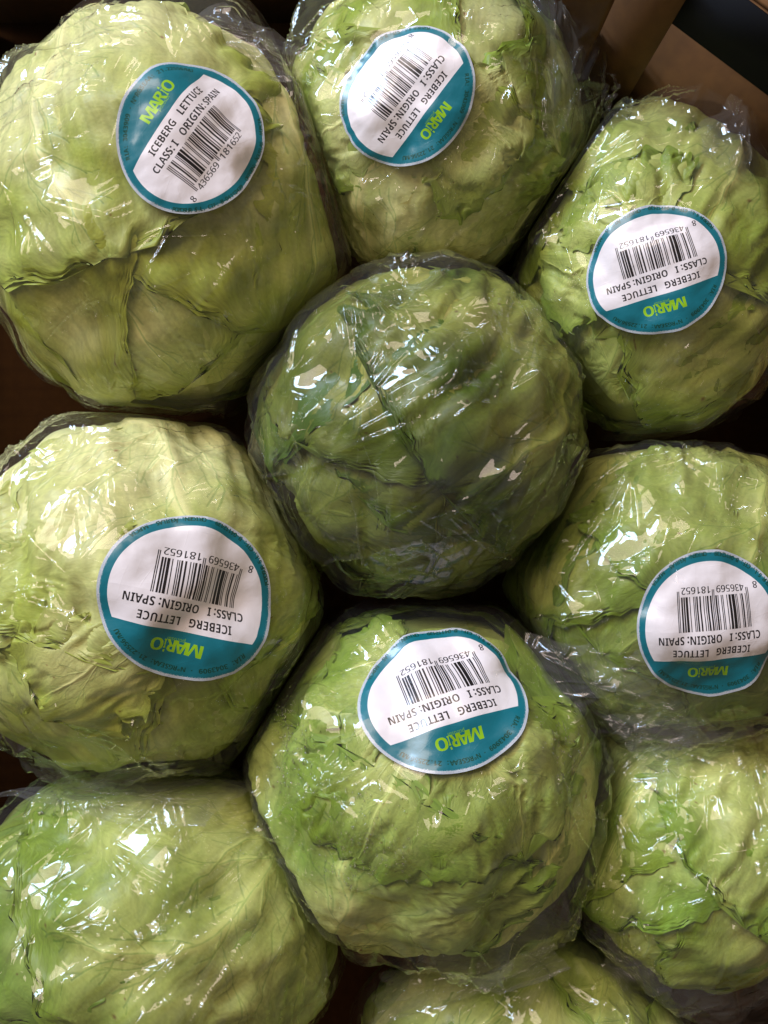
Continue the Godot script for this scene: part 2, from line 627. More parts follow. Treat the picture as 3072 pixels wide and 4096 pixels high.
func sticker_texture() -> ImageTexture:
	var w := 1280
	var hgt := 1180
	var im := Image.create_empty(w, hgt, false, Image.FORMAT_RGB8)
	var m := Vector2(w, hgt) * 0.5
	var paper := Color(0.905, 0.885, 0.90)
	var teal := Color(0.02, 0.43, 0.49)
	var ink := Color(0.10, 0.09, 0.10)
	var dark := Color(0.0, 0.24, 0.17)
	var lime := Color(0.56, 0.76, 0.10)
	im.fill(Color(0.72, 0.75, 0.79))
	ellipse(im, w * 0.5 * 0.965, hgt * 0.5 * 0.962, teal)
	ellipse(im, w * 0.5 * 0.875, hgt * 0.5 * 0.845, paper, 0.40 * hgt * 0.5)
	var rng := RandomNumberGenerator.new()
	rng.seed = 5
	for k in 2600:   # worn print along the rim
		var t := rng.randf() * TAU
		var q := rng.randf_range(0.95, 0.985) + absf(rng.randfn(0.0, 0.008))
		im.fill_rect(Rect2i(int(m.x + cos(t) * w * 0.5 * q), int(m.y + sin(t) * hgt * 0.5 * q), rng.randi_range(2, 4), rng.randi_range(2, 4)), Color(0.55, 0.60, 0.66) if rng.randf() < 0.5 else Color(0.80, 0.82, 0.85))
	var a := w * 0.5
	var b := hgt * 0.5
	fill_mesh_text(im, "ICEBERG   LETTUCE", m + Vector2(0.0, -0.285 * b), a * 1.02, b * 0.098, ink, true)
	fill_mesh_text(im, "CLASS: I   ORIGIN: SPAIN", m + Vector2(0.02 * a, -0.115 * b), a * 1.34, b * 0.098, ink, true)
	# the bar code
	var digits := "8436569181652"
	var left_code := ["0001101", "0011001", "0010011", "0111101", "0100011", "0110001", "0101111", "0111011", "0110111", "0001011"]
	var parity := ["LLLLLL", "LLGLGG", "LLGGLG", "LLGGGL", "LGLLGG", "LGGLLG", "LGGGLL", "LGLGLG", "LGLGGL", "LGGLGL"]
	var bits := "101"
	for k in 6:
		var code: String = left_code[int(digits[k + 1])]
		if parity[8][k] == "G":
			var turned := ""
			for e in 7:
				turned += "1" if code[6 - e] == "0" else "0"
			code = turned
		bits += code
	bits += "01010"
	for k in 6:
		for bit in left_code[int(digits[k + 7])]:
			bits += "1" if bit == "0" else "0"
	bits += "101"
	var x0 := m.x - 0.54 * a
	var module := 0.97 * a / 95.0
	for k in 95:
		if bits[k] == "1":
			var guard := k < 3 or k > 91 or (k > 44 and k < 50)
			im.fill_rect(Rect2i(int(round(x0 + k * module)), int(m.y - 0.015 * b), int(round(module * 1.12)), int((0.49 if guard else 0.415) * b)), ink)
	fill_mesh_text(im, "8", m + Vector2(-0.64 * a, 0.50 * b), 0.0, b * 0.088, ink, false, 0.0, 1.0)
	fill_mesh_text(im, "436569", Vector2(x0 + 24 * module, m.y + 0.475 * b), module * 38, b * 0.088, ink, false, 0.0, 1.0)
	fill_mesh_text(im, "181652", Vector2(x0 + 70 * module, m.y + 0.475 * b), module * 38, b * 0.088, ink, false, 0.0, 1.0)
	# the maker's name in the cap
	var x := m.x - 0.24 * a
	var sizes := [0.17, 0.125, 0.10, 0.045, 0.135]
	var word := "MARIO"
	for k in 5:
		var wide: float = sizes[k] * a
		var low := 0.0 if k != 3 else 0.015 * b
		fill_mesh_text(im, word[k], Vector2(x + wide * 0.5, m.y - 0.59 * b + low - (0.075 * b if k == 99 else 0.0)), wide * (1.0 if k != 3 else 0.5), b * (0.155 if k != 3 else 0.115), lime, true, 0.0, 1.0)
		if k == 3:
			im.fill_rect(Rect2i(int(x + wide * 0.28), int(m.y - 0.685 * b), int(wide * 0.42), int(0.035 * b)), lime)
		x += wide * 0.93
	fill_mesh_text(im, "pozosur", m + Vector2(0.05 * a, -0.50 * b), 0.20 * a, b * 0.045, Color(0.45, 0.68, 0.20), false)
	ring_text(im, "RIA: 3043909 · NºRGSEAA: 21.22556/MU", a * 0.885, b * 0.865, deg_to_rad(142), deg_to_rad(38), b * 0.062, dark, true)
	ring_text(im, "POZOSUR S.L. CIF: B-04112439 · ORIGEN: ÁGUILAS - MURCIA", a * 0.955, b * 0.945, deg_to_rad(202), deg_to_rad(322), b * 0.058, dark, false)
	im.generate_mipmaps()
	return ImageTexture.create_from_image(im)


# ---------------------------------------------------------------- leaves

func build_leaf(h: Head, owner_node: Node3D, base: Vector3, face: Vector3, wide: float, reach: float, depth: float, kind: int, root_color: Color, tip_color: Color, frill: float, seed_value: int, outermost: bool) -> void:
	var f := (face - base * face.dot(base)).normalized()
	var side := base.cross(f)
	var veins: PackedFloat32Array = vein_heights[kind]
	var points := PackedVector3Array()
	var uvs := PackedVector2Array()
	var colors := PackedColorArray()
	var count := (LEAF_S + 1) * (LEAF_T + 1)
	points.resize(count)
	uvs.resize(count)
	colors.resize(count)
	var mirror := seed_value % 2 == 0
	var rm := (h.r.x + h.r.y + h.r.z) / 3.0
	for j in LEAF_S + 1:
		var s := float(j) / LEAF_S
		var theta := lerpf(0.22, reach, s)
		var shape := 0.50 + 0.50 * smoothstep(0.0, 0.5, s)
		if s > 0.5:
			shape *= sqrt(maxf(0.0, 1.0 - pow((s - 0.5) / 0.5, 4.0)))
		for i in LEAF_T + 1:
			var t := 2.0 * i / LEAF_T - 1.0
			t = t * (1.5 - 0.5 * t * t)
			var edge_side := 1.0 if t > 0.0 else -1.0
			var edge := maxf(absf(t), smoothstep(0.80, 1.0, s))
			var w := wide * shape * (1.0 + 0.16 * ruffle.get_noise_2d(s * 4.0 + edge_side * 9.0, seed_value * 3.1) + frill * 0.045 * ruffle.get_noise_2d(s * 14.0 + edge_side * 5.0, seed_value * 1.7))
			var phi := t * w
			var th := theta + frill * 0.05 * smoothstep(0.6, 1.0, edge) * ruffle.get_noise_2d(phi * 7.0, seed_value * 2.3 + s * 4.0)
			var m := base * cos(th) + f * sin(th)
			var d := m * cos(phi) + side * sin(phi)
			var r := pressed(h, d, body_radius(h, d), 0.0012)
			var u := 0.5 + 0.5 * t
			var px := clampi(int((1.0 - u if mirror else u) * VEIN_PX), 0, VEIN_PX - 1)
			var py := clampi(int((1.0 - s) * VEIN_PX), 0, VEIN_PX - 1)
			var rib := veins[py * VEIN_PX + px]
			var p3 := d * rm
			var down := depth
			# long soft folds that run with the ribs, and lumps between them
			down += h.fold * wrinkle.get_noise_3d(phi * 8.0 + s, s * 1.7, h.seed_value * 1.3) * (1.0 if outermost else 0.6)
			down += 0.0018 * wrinkle.get_noise_3d(p3.x * 38.0, p3.y * 38.0, p3.z * 38.0 + h.seed_value)
			down += 0.0006 * wrinkle.get_noise_3d(phi * 18.0, s * 2.0, seed_value * 0.9)
			down -= 0.0030 * rib * (1.0 - 0.6 * s)
			down -= 0.0018 * exp(-pow(phi * rm / 0.006, 2.0)) * (1.0 - s)
			var lift := smoothstep(0.70, 1.0, edge)
			down += lift * frill * (0.0034 if outermost else 0.0016) * ruffle.get_noise_2d(s * 6.0 + edge_side * 3.0 + phi * 5.0, seed_value * 5.0)
			down += smoothstep(0.88, 1.0, edge) * frill * (0.0028 if outermost else 0.0012) * ruffle.get_noise_2d(s * 13.0 + phi * 7.0, seed_value * 7.0 + edge_side)
			down -= lift * 0.0009 * frill
			down = clampf(down, 0.0006 if outermost else depth - 0.0007, 0.0040 + 0.6 * h.fold if outermost else 0.024)
			points[j * (LEAF_T + 1) + i] = d * (r - down)
			uvs[j * (LEAF_T + 1) + i] = Vector2(1.0 - u if mirror else u, 1.0 - s)
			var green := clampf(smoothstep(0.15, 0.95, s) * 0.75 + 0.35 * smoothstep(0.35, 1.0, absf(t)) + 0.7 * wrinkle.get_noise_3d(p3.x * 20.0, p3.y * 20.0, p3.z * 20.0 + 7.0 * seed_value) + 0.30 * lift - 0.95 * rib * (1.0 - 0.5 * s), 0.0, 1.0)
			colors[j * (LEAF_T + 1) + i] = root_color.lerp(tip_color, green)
	part("outer_leaf", grid_mesh(points, uvs, colors, LEAF_T + 1, LEAF_S + 1), leaf_materials[kind], owner_node)


func grow_vein(field: PackedFloat32Array, fine: PackedFloat32Array, p: Vector2, angle: float, bend: float, width: float, length: float, level: int, rng: RandomNumberGenerator) -> void:
	var n := VEIN_PX
	var step := 2.0
	var steps := int(length / step)
	var next := rng.randf_range(12.0, 40.0)
	var side := 1.0 if rng.randf() < 0.5 else -1.0
	for k in steps:
		var u := float(k) / steps
		p += Vector2(cos(angle), -sin(angle)) * step
		angle += bend * step / length + rng.randf_range(-0.05, 0.05)
		if p.x < 0 or p.y < 0 or p.x >= n or p.y >= n:
			return
		var ahead := p + Vector2(cos(angle), -sin(angle)) * 6.0
		if k > 9 and level > 0 and ahead.x >= 0 and ahead.y >= 0 and ahead.x < n and ahead.y < n and fine[int(ahead.y) * n + int(ahead.x)] > 0.5:   # veins join, they do not cross
			return
		var w := width * (1.0 - 0.75 * u)
		var core := int(ceil(w * 1.8)) + 1
		for y in range(maxi(int(p.y) - core, 0), mini(int(p.y) + core + 1, n)):
			for x in range(maxi(int(p.x) - core, 0), mini(int(p.x) + core + 1, n)):
				var dist := Vector2(x + 0.5, y + 0.5).distance_to(p)
				var ridge := exp(-dist * dist / (w * w)) * minf(1.0, w / 7.0)
				if ridge > field[y * n + x]:
					field[y * n + x] = ridge
				if dist < 1.9:
					fine[y * n + x] = maxf(fine[y * n + x], 1.0 - 0.14 * level - dist * 0.25)
		next -= step
		if next < 0.0 and level < 3 and u > 0.04:
			next = rng.randf_range(40.0, 95.0)
			side = -side
			grow_vein(field, fine, p, angle + side * rng.randf_range(0.35, 0.75), -side * rng.randf_range(0.0, 0.5), maxf(w * 0.45, 1.2), (length * (1.0 - u) + 40.0) * rng.randf_range(0.35, 0.7), level + 1, rng)


func make_leaf_material(kind: int) -> void:
	var n := VEIN_PX
	var rng := RandomNumberGenerator.new()
	rng.seed = 100 + kind
	var field := PackedFloat32Array()
	field.resize(n * n)
	var fine := PackedFloat32Array()
	fine.resize(n * n)
	grow_vein(field, fine, Vector2(n * 0.5, n - 2), PI / 2, rng.randf_range(-0.1, 0.1), 15.0, n * 0.95, 0, rng)
	for k in 8:   # ribs that fan out from the base
		var a := PI / 2 + (k - 3.5) * 0.19 + rng.randf_range(-0.06, 0.06)
		grow_vein(field, fine, Vector2(n * 0.5 + (k - 3.5) * 26.0, n - 3 + rng.randf_range(-30.0, 0.0)), a, -(k - 3.5) * rng.randf_range(-0.03, 0.10), rng.randf_range(10.0, 20.0), n * rng.randf_range(0.7, 0.98), 1, rng)
	vein_heights.append(field)
	var cells := FastNoiseLite.new()
	cells.seed = 5 + kind
	cells.noise_type = FastNoiseLite.TYPE_CELLULAR
	cells.cellular_return_type = FastNoiseLite.RETURN_DISTANCE2_SUB
	cells.frequency = 0.030
	cells.fractal_type = FastNoiseLite.FRACTAL_NONE
	cells.domain_warp_enabled = true
	cells.domain_warp_amplitude = 18.0
	cells.domain_warp_frequency = 0.02
	var cell_data := cells.get_image(n, n, false, false, false).get_data()
	var cloud := FastNoiseLite.new()
	cloud.seed = 9 + kind
	cloud.frequency = 0.010
	cloud.fractal_octaves = 5
	var cloud_data := cloud.get_image(n, n, false, false, true).get_data()
	var grain := FastNoiseLite.new()
	grain.seed = 19 + kind
	grain.frequency = 0.11
	grain.fractal_octaves = 3
	var grain_data := grain.get_image(n, n, false, false, true).get_data()
	var streak := FastNoiseLite.new()
	streak.seed = 29 + kind
	streak.frequency = 0.055
	streak.fractal_octaves = 3
	var streaks := streak.get_image(n, n / 12, false, false, true)
	streaks.resize(n, n, Image.INTERPOLATE_CUBIC)
	var streak_data := streaks.get_data()
	var color := PackedByteArray()
	color.resize(n * n * 3)
	var height := PackedFloat32Array()
	height.resize(n * n)
	for k in n * n:
		var rib := field[k]
		var line := fine[k]
		# a level above 1 means the middle of a cell; the edges of the cells are the finest veins
		var c := cell_data[k] / 255.0
		var net := clampf(1.0 - (c + 0.02) * 7.0, 0.0, 1.0) if cell_data[k] < 128 else 0.0
		var cl := cloud_data[k] / 255.0 - 0.5
		var gr := grain_data[k] / 255.0 - 0.5
		var sk := streak_data[k] / 255.0 - 0.5
		var tone := 0.80 + 0.20 * cl + 0.24 * sk + 0.18 * gr * (0.4 + 0.9 * clampf(cl + 0.5, 0.0, 1.0))
		var pale := rib * 0.42
		var dark := 1.0 - 0.60 * line * (1.0 - 0.25 * rib) - 0.10 * net
		var red := clampf((tone + pale) * dark, 0.03, 1.0)
		var grn := clampf((tone * 1.02 + pale * 0.85) * (1.0 - (1.0 - dark) * 0.75), 0.03, 1.0)
		var blu := clampf((tone * 0.97 + pale * 1.1 + 0.10 * maxf(gr, 0.0)) * dark, 0.03, 1.0)
		color[k * 3] = int(255.0 * pow(red, 0.4545))
		color[k * 3 + 1] = int(255.0 * pow(grn, 0.4545))
		color[k * 3 + 2] = int(255.0 * pow(blu, 0.4545))
		height[k] = 0.35 + 0.30 * rib + 0.06 * cl + 0.06 * gr + 0.07 * sk + 0.12 * minf(c, 0.5) - 0.10 * line * (1.0 - rib)
	for k in 8:   # small bruises and rust spots
		var at := Vector2(rng.randf_range(0.1, 0.9), rng.randf_range(0.05, 0.8)) * n
		var size := rng.randf_range(1.5, 4.5)
		for y in range(maxi(int(at.y - 6), 0), mini(int(at.y + 7), n)):
			for x in range(maxi(int(at.x - 6), 0), mini(int(at.x + 7), n)):
				var share := 0.55 * exp(-Vector2(x, y).distance_squared_to(at) / (size * size))
				var o := (y * n + x) * 3
				color[o] = int(color[o] * (1.0 - share * 0.45))
				color[o + 1] = int(color[o + 1] * (1.0 - share * 0.75))
				color[o + 2] = int(color[o + 2] * (1.0 - share * 0.7))
	var m := StandardMaterial3D.new()
	m.resource_name = "lettuce leaf"
	m.albedo_texture = ImageTexture.create_from_image(Image.create_from_data(n, n, false, Image.FORMAT_RGB8, color))
	m.vertex_color_use_as_albedo = true
	m.roughness = 0.42
	m.metallic_specular = 0.4
	m.heightmap_enabled = true
	m.heightmap_texture = ImageTexture.create_from_image(Image.create_from_data(n, n, false, Image.FORMAT_RF, height.to_byte_array()))
	m.heightmap_scale = 0.11
	m.backlight_enabled = true
	m.backlight = Color(0.46, 0.56, 0.22)
	m.texture_repeat = false
	m.cull_mode = BaseMaterial3D.CULL_DISABLED
	leaf_materials.append(m)


func make_film_material(kind: int) -> void:
	var n := 1024
	var rng := RandomNumberGenerator.new()
	rng.seed = 400 + kind
	var f := PackedFloat32Array()
	f.resize(n * n)
	var cell := 0.297 / n
	add_facets(f, n, 0.0075 / cell, 0.30, 0.36, rng, 1.6)
	for k in 320:   # fine straight creases in the sheet
		var p := Vector2(rng.randf(), rng.randf()) * n
		var a := rng.randf() * TAU
		var l := rng.randf_range(0.008, 0.07) / cell
		add_ridge(f, n, p, p + Vector2(cos(a), sin(a)) * l, rng.randf_range(1.6, 4.0), rng.randf_range(0.08, 0.30), rng.randf_range(-0.05, 0.05) * l)
	var slow := FastNoiseLite.new()
	slow.seed = kind + 3
	slow.frequency = 0.012
	slow.fractal_octaves = 2
	var data := slow.get_image(n, n, false, false, false).get_data()
	for k in n * n:
		f[k] = 0.4 + f[k] * 0.8 + data[k] / 255.0 * 0.5
	var m := StandardMaterial3D.new()
	m.resource_name = "clear film"
	m.transparency = BaseMaterial3D.TRANSPARENCY_ALPHA
	m.albedo_color = Color(0.92, 0.92, 0.92, 0.02)
	m.roughness = 0.05
	m.metallic_specular = 0.75
	m.heightmap_enabled = true
	m.heightmap_texture = ImageTexture.create_from_image(Image.create_from_data(n, n, false, Image.FORMAT_RF, f.to_byte_array()))
	m.heightmap_scale = 0.17
	m.cull_mode = BaseMaterial3D.CULL_DISABLED
	film_materials.append(m)


func make_materials() -> void:
	for k in 3:
		make_leaf_material(k)
	for k in 2:
		make_film_material(k)
	loose_material = film_materials[1].duplicate()
	loose_material.resource_name = "loose film"
	loose_material.albedo_color = Color(0.92, 0.92, 0.92, 0.055)
	sticker_material = StandardMaterial3D.new()
	sticker_material.resource_name = "printed sticker"
	sticker_material.albedo_texture = sticker_texture()
	sticker_material.roughness = 0.38
	sticker_material.metallic_specular = 0.5
	sticker_material.clearcoat_enabled = true
	sticker_material.clearcoat = 0.6
	sticker_material.clearcoat_roughness = 0.16
	sticker_material.heightmap_enabled = true
	sticker_material.heightmap_texture = film_materials[0].heightmap_texture
	sticker_material.heightmap_scale = 0.014
	sticker_material.texture_repeat = false


# ---------------------------------------------------------------- lettuces

func make_heads() -> void:
	var n := FILM_N + 1
	film_dirs.resize(n * n)
	for j in n:
		for i in n:
			var q := Vector2(2.0 * i / FILM_N - 1.0, 2.0 * j / FILM_N - 1.0) * FILM_ANGLE
			var a := q.length()
			film_dirs[j * n + i] = Vector3(0, 1, 0) if a < 1e-6 else Vector3(q.x / a * sin(a), cos(a), q.y / a * sin(a))
	# root and tip colours of the leaves, palest first
	var pale_root := Color(0.95, 0.90, 0.42)
	var pale_tip := Color(0.50, 0.56, 0.085)
	var mid_tip := Color(0.33, 0.43, 0.055)
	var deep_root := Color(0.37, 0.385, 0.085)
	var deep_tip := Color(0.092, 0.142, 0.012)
	var fresh_root := Color(0.78, 0.80, 0.27)
	var fresh_tip := Color(0.28, 0.41, 0.045)
	var list := [
		{"c": Vector3(-0.1044, 0.0950, -0.1391), "r": Vector3(0.0881, 0.0880, 0.0968), "s": [Vector3(0.318, 0.938, -0.150), Vector3(-0.86, 0, -0.51), 0.0360, 0.0300],
			"base": Vector3(-0.35, -0.05, -0.9), "colors": [pale_root, pale_tip], "frill": 1.0, "crumple": 1.0,
			"bulges": [[Vector3(0.25, 0.25, -0.95), 0.013, 0.10, 1.0], [Vector3(0.9, 0.3, 0.35), 0.007, 0.08, 1.0]], "fold": 0.0016, "sheets": [[Vector3(-0.1133, 0.1300, -0.2095), Vector3(-0.0721, 0.1300, -0.2270), Vector3(-0.0267, 0.1300, -0.1971), Vector3(-0.0449, 0.1550, -0.1831)]],
			"crumpled": [Vector3(-0.14, 0.97, -0.22), Vector3(0.51, 0.80, 0.31)], "pulls": [[Vector3(0.05, 0.9, -0.25), Vector3(-0.75, 0.6, -0.1), 26, 0.030], [Vector3(0.2, 0.8, -0.6), Vector3(-0.5, 0.6, -0.7), 12, 0.02]], "holes": [[Vector3(0.41, 0.90, 0.16), 0.0042]],
			"label": "largest pale wrapped lettuce, its sticker slanted and upright, its film punched with a round hole"},
		{"c": Vector3(0.0243, 0.0850, -0.1846), "r": Vector3(0.0760, 0.0755, 0.0750), "s": [Vector3(-0.201, 0.972, 0.120), Vector3(0.77, 0, 0.64), 0.0312, 0.0285],
			"base": Vector3(-0.1, -0.3, 0.95), "colors": [pale_root, mid_tip], "frill": 1.3, "crumple": 1.0,
			"bulges": [[Vector3(0.9, 0.3, -0.3), 0.010, 0.10, 1.0], [Vector3(-0.9, 0.3, -0.4), 0.007, 0.06, 1.0]], "flaps": [[Vector3(-0.2, 0.97, 0.12), Vector3(-1, 0, 0.25), 0.8, 0.4], [Vector3(-0.2, 0.97, 0.12), Vector3(0.9, 0, 0.5), 0.75, 0.5]],
			"fold": 0.0030, "sheets": [[Vector3(0.0632, 0.1200, -0.2390), Vector3(0.0855, 0.1250, -0.2262), Vector3(0.0967, 0.1100, -0.1858), Vector3(0.0700, 0.1450, -0.1551)]],
			"crumpled": [Vector3(-0.78, 0.59, -0.20), Vector3(-0.70, 0.44, 0.56), Vector3(-0.41, 0.68, 0.60)], "holes": [],
			"label": "wrapped lettuce against the far wall of the box, its sticker slanted and upside down"},
		{"c": Vector3(0.1307, 0.0850, -0.1133), "r": Vector3(0.0675, 0.0750, 0.0825), "s": [Vector3(-0.218, 0.965, 0.144), Vector3(0.27, 0, 0.96), 0.0325, 0.0280],
			"base": Vector3(0.5, -0.2, -0.85), "colors": [fresh_root, mid_tip], "frill": 1.4, "crumple": 1.1,
			"bulges": [[Vector3(0.45, 0.45, -0.8), 0.020, 0.09, 1.5], [Vector3(-0.7, 0.3, -0.7), 0.008, 0.08, 1.0]], "flaps": [[Vector3(-0.218, 0.965, 0.144), Vector3(-1, 0, -0.15), 0.85, 0.45], [Vector3(-0.218, 0.965, 0.144), Vector3(-0.5, 0, -1), 0.75, 0.45]],
			"fold": 0.0042, "sheets": [[Vector3(0.1307, 0.1350, -0.1645), Vector3(0.1523, 0.1500, -0.1791), Vector3(0.1836, 0.1300, -0.1311), Vector3(0.1390, 0.1550, -0.1342)]],
			"crumpled": [Vector3(-0.63, 0.56, -0.53), Vector3(-0.79, 0.59, -0.16), Vector3(-0.13, 0.64, -0.76)], "holes": [[Vector3(0.33, 0.62, -0.71), 0.0040]],
			"wisp": [Vector3(0.1030, 0.1200, -0.1990), Vector3(0.1057, 0.1200, -0.1935), Vector3(0.1032, 0.1150, -0.1880), Vector3(0.1027, 0.1100, -0.1835), Vector3(0.1067, 0.1050, -0.1790)],
			"label": "wrapped lettuce in the box corner beside the black print, loose film standing up behind it"},
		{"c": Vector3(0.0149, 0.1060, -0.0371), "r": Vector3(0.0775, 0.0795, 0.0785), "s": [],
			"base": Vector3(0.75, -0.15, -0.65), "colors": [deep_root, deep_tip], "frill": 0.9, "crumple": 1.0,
			"bulges": [[Vector3(0.2, 0.4, -0.9), 0.004, 0.10, 1.0]], "fold": 0.0050, "crumpled": [Vector3(-0.21, 0.89, -0.40), Vector3(-0.36, 0.69, -0.63)], "pulls": [[Vector3(-0.3, 0.6, -0.75), Vector3(-0.15, 0.95, -0.2), 14, 0.022], [Vector3(0.7, 0.7, -0.1), Vector3(0.1, 0.75, 0.65), 9, 0.012]], "holes": [],
			"label": "dark green wrapped lettuce without a sticker in the middle of the box"},
		{"c": Vector3(-0.1162, 0.0950, 0.0396), "r": Vector3(0.0880, 0.0878, 0.0880), "s": [Vector3(0.432, 0.900, -0.054), Vector3(-0.245, 0, 0.97), 0.0392, 0.0352],
			"base": Vector3(-0.15, 0.0, -1.0), "colors": [pale_root, pale_tip], "frill": 1.2, "crumple": 1.0,
			"bulges": [[Vector3(-0.3, 0.3, -0.9), 0.004, 0.10, 1.0], [Vector3(-0.2, 0.5, 0.8), 0.005, 0.10, 1.5]], "flaps": [[Vector3(0.432, 0.9, -0.054), Vector3(-1, 0, 0.75), 0.95, 0.36]],
			"fold": 0.0034, "crumpled": [Vector3(-0.19, 0.69, -0.70), Vector3(0.00, 0.99, 0.12), Vector3(-0.3, 0.8, 0.4), Vector3(-0.45, 0.82, -0.30), Vector3(0.42, 0.71, 0.56)], "pulls": [[Vector3(-0.3, 0.85, 0.5), Vector3(0.75, 0.5, 0.5), 9, 0.02]], "holes": [],
			"label": "pale wrapped lettuce with smooth upright ribs, beside the left wall of the box"},
		{"c": Vector3(0.1349, 0.0900, 0.0367), "r": Vector3(0.0785, 0.0750, 0.0735), "s": [Vector3(0.005, 0.990, 0.150), Vector3(0.07, 0, 1.0), 0.0315, 0.0345],
			"base": Vector3(0.6, -0.1, -0.8), "colors": [Color(0.45, 0.50, 0.14), Color(0.21, 0.32, 0.036)], "frill": 1.0, "crumple": 1.1,
			"bulges": [[Vector3(-0.25, 0.35, 0.9), 0.010, 0.12, 1.5]], "fold": 0.0026, "sheets": [[Vector3(0.0626, 0.1250, 0.0550), Vector3(0.1187, 0.1500, 0.0581), Vector3(0.1542, 0.1250, 0.1029), Vector3(0.0779, 0.1200, 0.1039)], [Vector3(0.0990, 0.1200, 0.0913), Vector3(0.1572, 0.1350, 0.0865), Vector3(0.1743, 0.1150, 0.1028), Vector3(0.1205, 0.1350, 0.1232)]],
			"crumpled": [Vector3(-0.75, 0.61, -0.26), Vector3(-0.72, 0.69, 0.11), Vector3(-0.59, 0.69, 0.41)], "holes": [],
			"label": "mid green wrapped lettuce at the right wall, its sticker square on and upside down"},
		{"c": Vector3(0.0206, 0.0950, 0.1236), "r": Vector3(0.0875, 0.0866, 0.0850), "s": [Vector3(0.052, 0.822, -0.568), Vector3(0.25, 0, 0.97), 0.0382, 0.0345],
			"base": Vector3(-0.2, -0.25, 0.95), "colors": [fresh_root, fresh_tip], "frill": 1.4, "crumple": 1.1,
			"bulges": [[Vector3(0.45, 0.25, 0.85), 0.014, 0.14, 1.5]], "flaps": [[Vector3(0.05, 0.82, -0.57), Vector3(-1, 0, 0.15), 0.78, 0.42], [Vector3(0.05, 0.82, -0.57), Vector3(-0.55, 0, 1), 1.0, 0.40], [Vector3(0.05, 0.82, -0.57), Vector3(0.35, -0.3, 1), 0.9, 0.5], [Vector3(0.05, 0.82, -0.57), Vector3(-0.9, 0, -0.6), 0.72, 0.35]],
			"fold": 0.0022, "sheets": [[Vector3(0.0255, 0.1550, 0.1455), Vector3(0.0787, 0.1350, 0.1396), Vector3(0.0855, 0.1150, 0.2010), Vector3(0.0151, 0.1100, 0.2079)]],
			"crumpled": [Vector3(-0.60, 0.46, -0.65), Vector3(0.30, 0.94, -0.15), Vector3(0.5, 0.8, 0.1), Vector3(-0.67, 0.71, -0.23)], "holes": [],
			"beads": [[Vector3(-0.67, 0.71, -0.23), 0.09, 160], [Vector3(-0.35, 0.90, -0.05), 0.08, 130], [Vector3(-0.45, 0.86, 0.25), 0.09, 120], [Vector3(0.62, 0.72, -0.3), 0.07, 90], [Vector3(-0.75, 0.55, -0.42), 0.06, 60], [Vector3(-0.2, 0.9, 0.15), 0.07, 80]],
			"label": "wrapped lettuce with ragged leaf edges and beads of water, just below the dark green one"},
		{"c": Vector3(-0.1125, 0.0920, 0.1965), "r": Vector3(0.0963, 0.0880, 0.0805), "s": [],
			"base": Vector3(0.85, -0.1, -0.5), "colors": [Color(0.58, 0.64, 0.19), Color(0.25, 0.37, 0.042)], "frill": 1.1, "crumple": 0.9,
			"bulges": [[Vector3(0.1, 0.3, -0.95), 0.008, 0.12, 1.0]], "fold": 0.0030, "sheets": [[Vector3(-0.1793, 0.1300, 0.1266), Vector3(-0.1051, 0.1200, 0.1182), Vector3(-0.0573, 0.1150, 0.1241), Vector3(-0.0801, 0.1550, 0.1338)]],
			"crumpled": [Vector3(-0.01, 0.92, -0.40), Vector3(0.20, 0.95, -0.22), Vector3(-0.19, 0.54, -0.82)], "pulls": [[Vector3(0.6, 0.7, -0.4), Vector3(-0.1, 0.95, 0.2), 14, 0.03]], "holes": [],
			"label": "large wrapped lettuce without a sticker in the near left corner of the box"},
		{"c": Vector3(0.1500, 0.0850, 0.1630), "r": Vector3(0.0690, 0.0680, 0.0685), "s": [],
			"base": Vector3(0.6, -0.1, -0.75), "colors": [fresh_root, fresh_tip], "frill": 1.2, "crumple": 1.0,
			"bulges": [[Vector3(-0.1, 0.3, 0.95), 0.010, 0.12, 1.5]], "fold": 0.0024, "sheets": [[Vector3(0.1021, 0.1150, 0.1963), Vector3(0.1813, 0.1250, 0.1883), Vector3(0.1941, 0.0900, 0.2529), Vector3(0.1137, 0.0800, 0.2577)]],
			"crumpled": [Vector3(-0.43, 0.83, -0.35), Vector3(-0.61, 0.79, -0.03), Vector3(-0.07, 0.76, -0.65)], "pulls": [[Vector3(0.2, 0.6, -0.8), Vector3(0.3, 0.95, 0.1), 14, 0.02]], "holes": [],
			"label": "small wrapped lettuce without a sticker at the right, one ruffled leaf curling out below"},
		{"c": Vector3(0.0700, 0.0790, 0.2700), "r": Vector3(0.0880, 0.0790, 0.0730), "s": [],
			"base": Vector3(-0.5, -0.1, 0.85), "colors": [fresh_root, fresh_tip], "frill": 0.9, "crumple": 1.0,
			"bulges": [[Vector3(-0.6, 0.45, -0.65), 0.010, 0.12, 1.5]], "fold": 0.0022, "sheets": [[Vector3(0.0001, 0.1000, 0.2175), Vector3(0.0730, 0.1250, 0.1904), Vector3(0.0789, 0.1400, 0.2027), Vector3(-0.0063, 0.1100, 0.2412)]],
			"crumpled": [Vector3(-0.34, 0.64, -0.69)], "holes": [],
			"label": "wrapped lettuce without a sticker at the near wall, only its veined upper side in view"},
	]
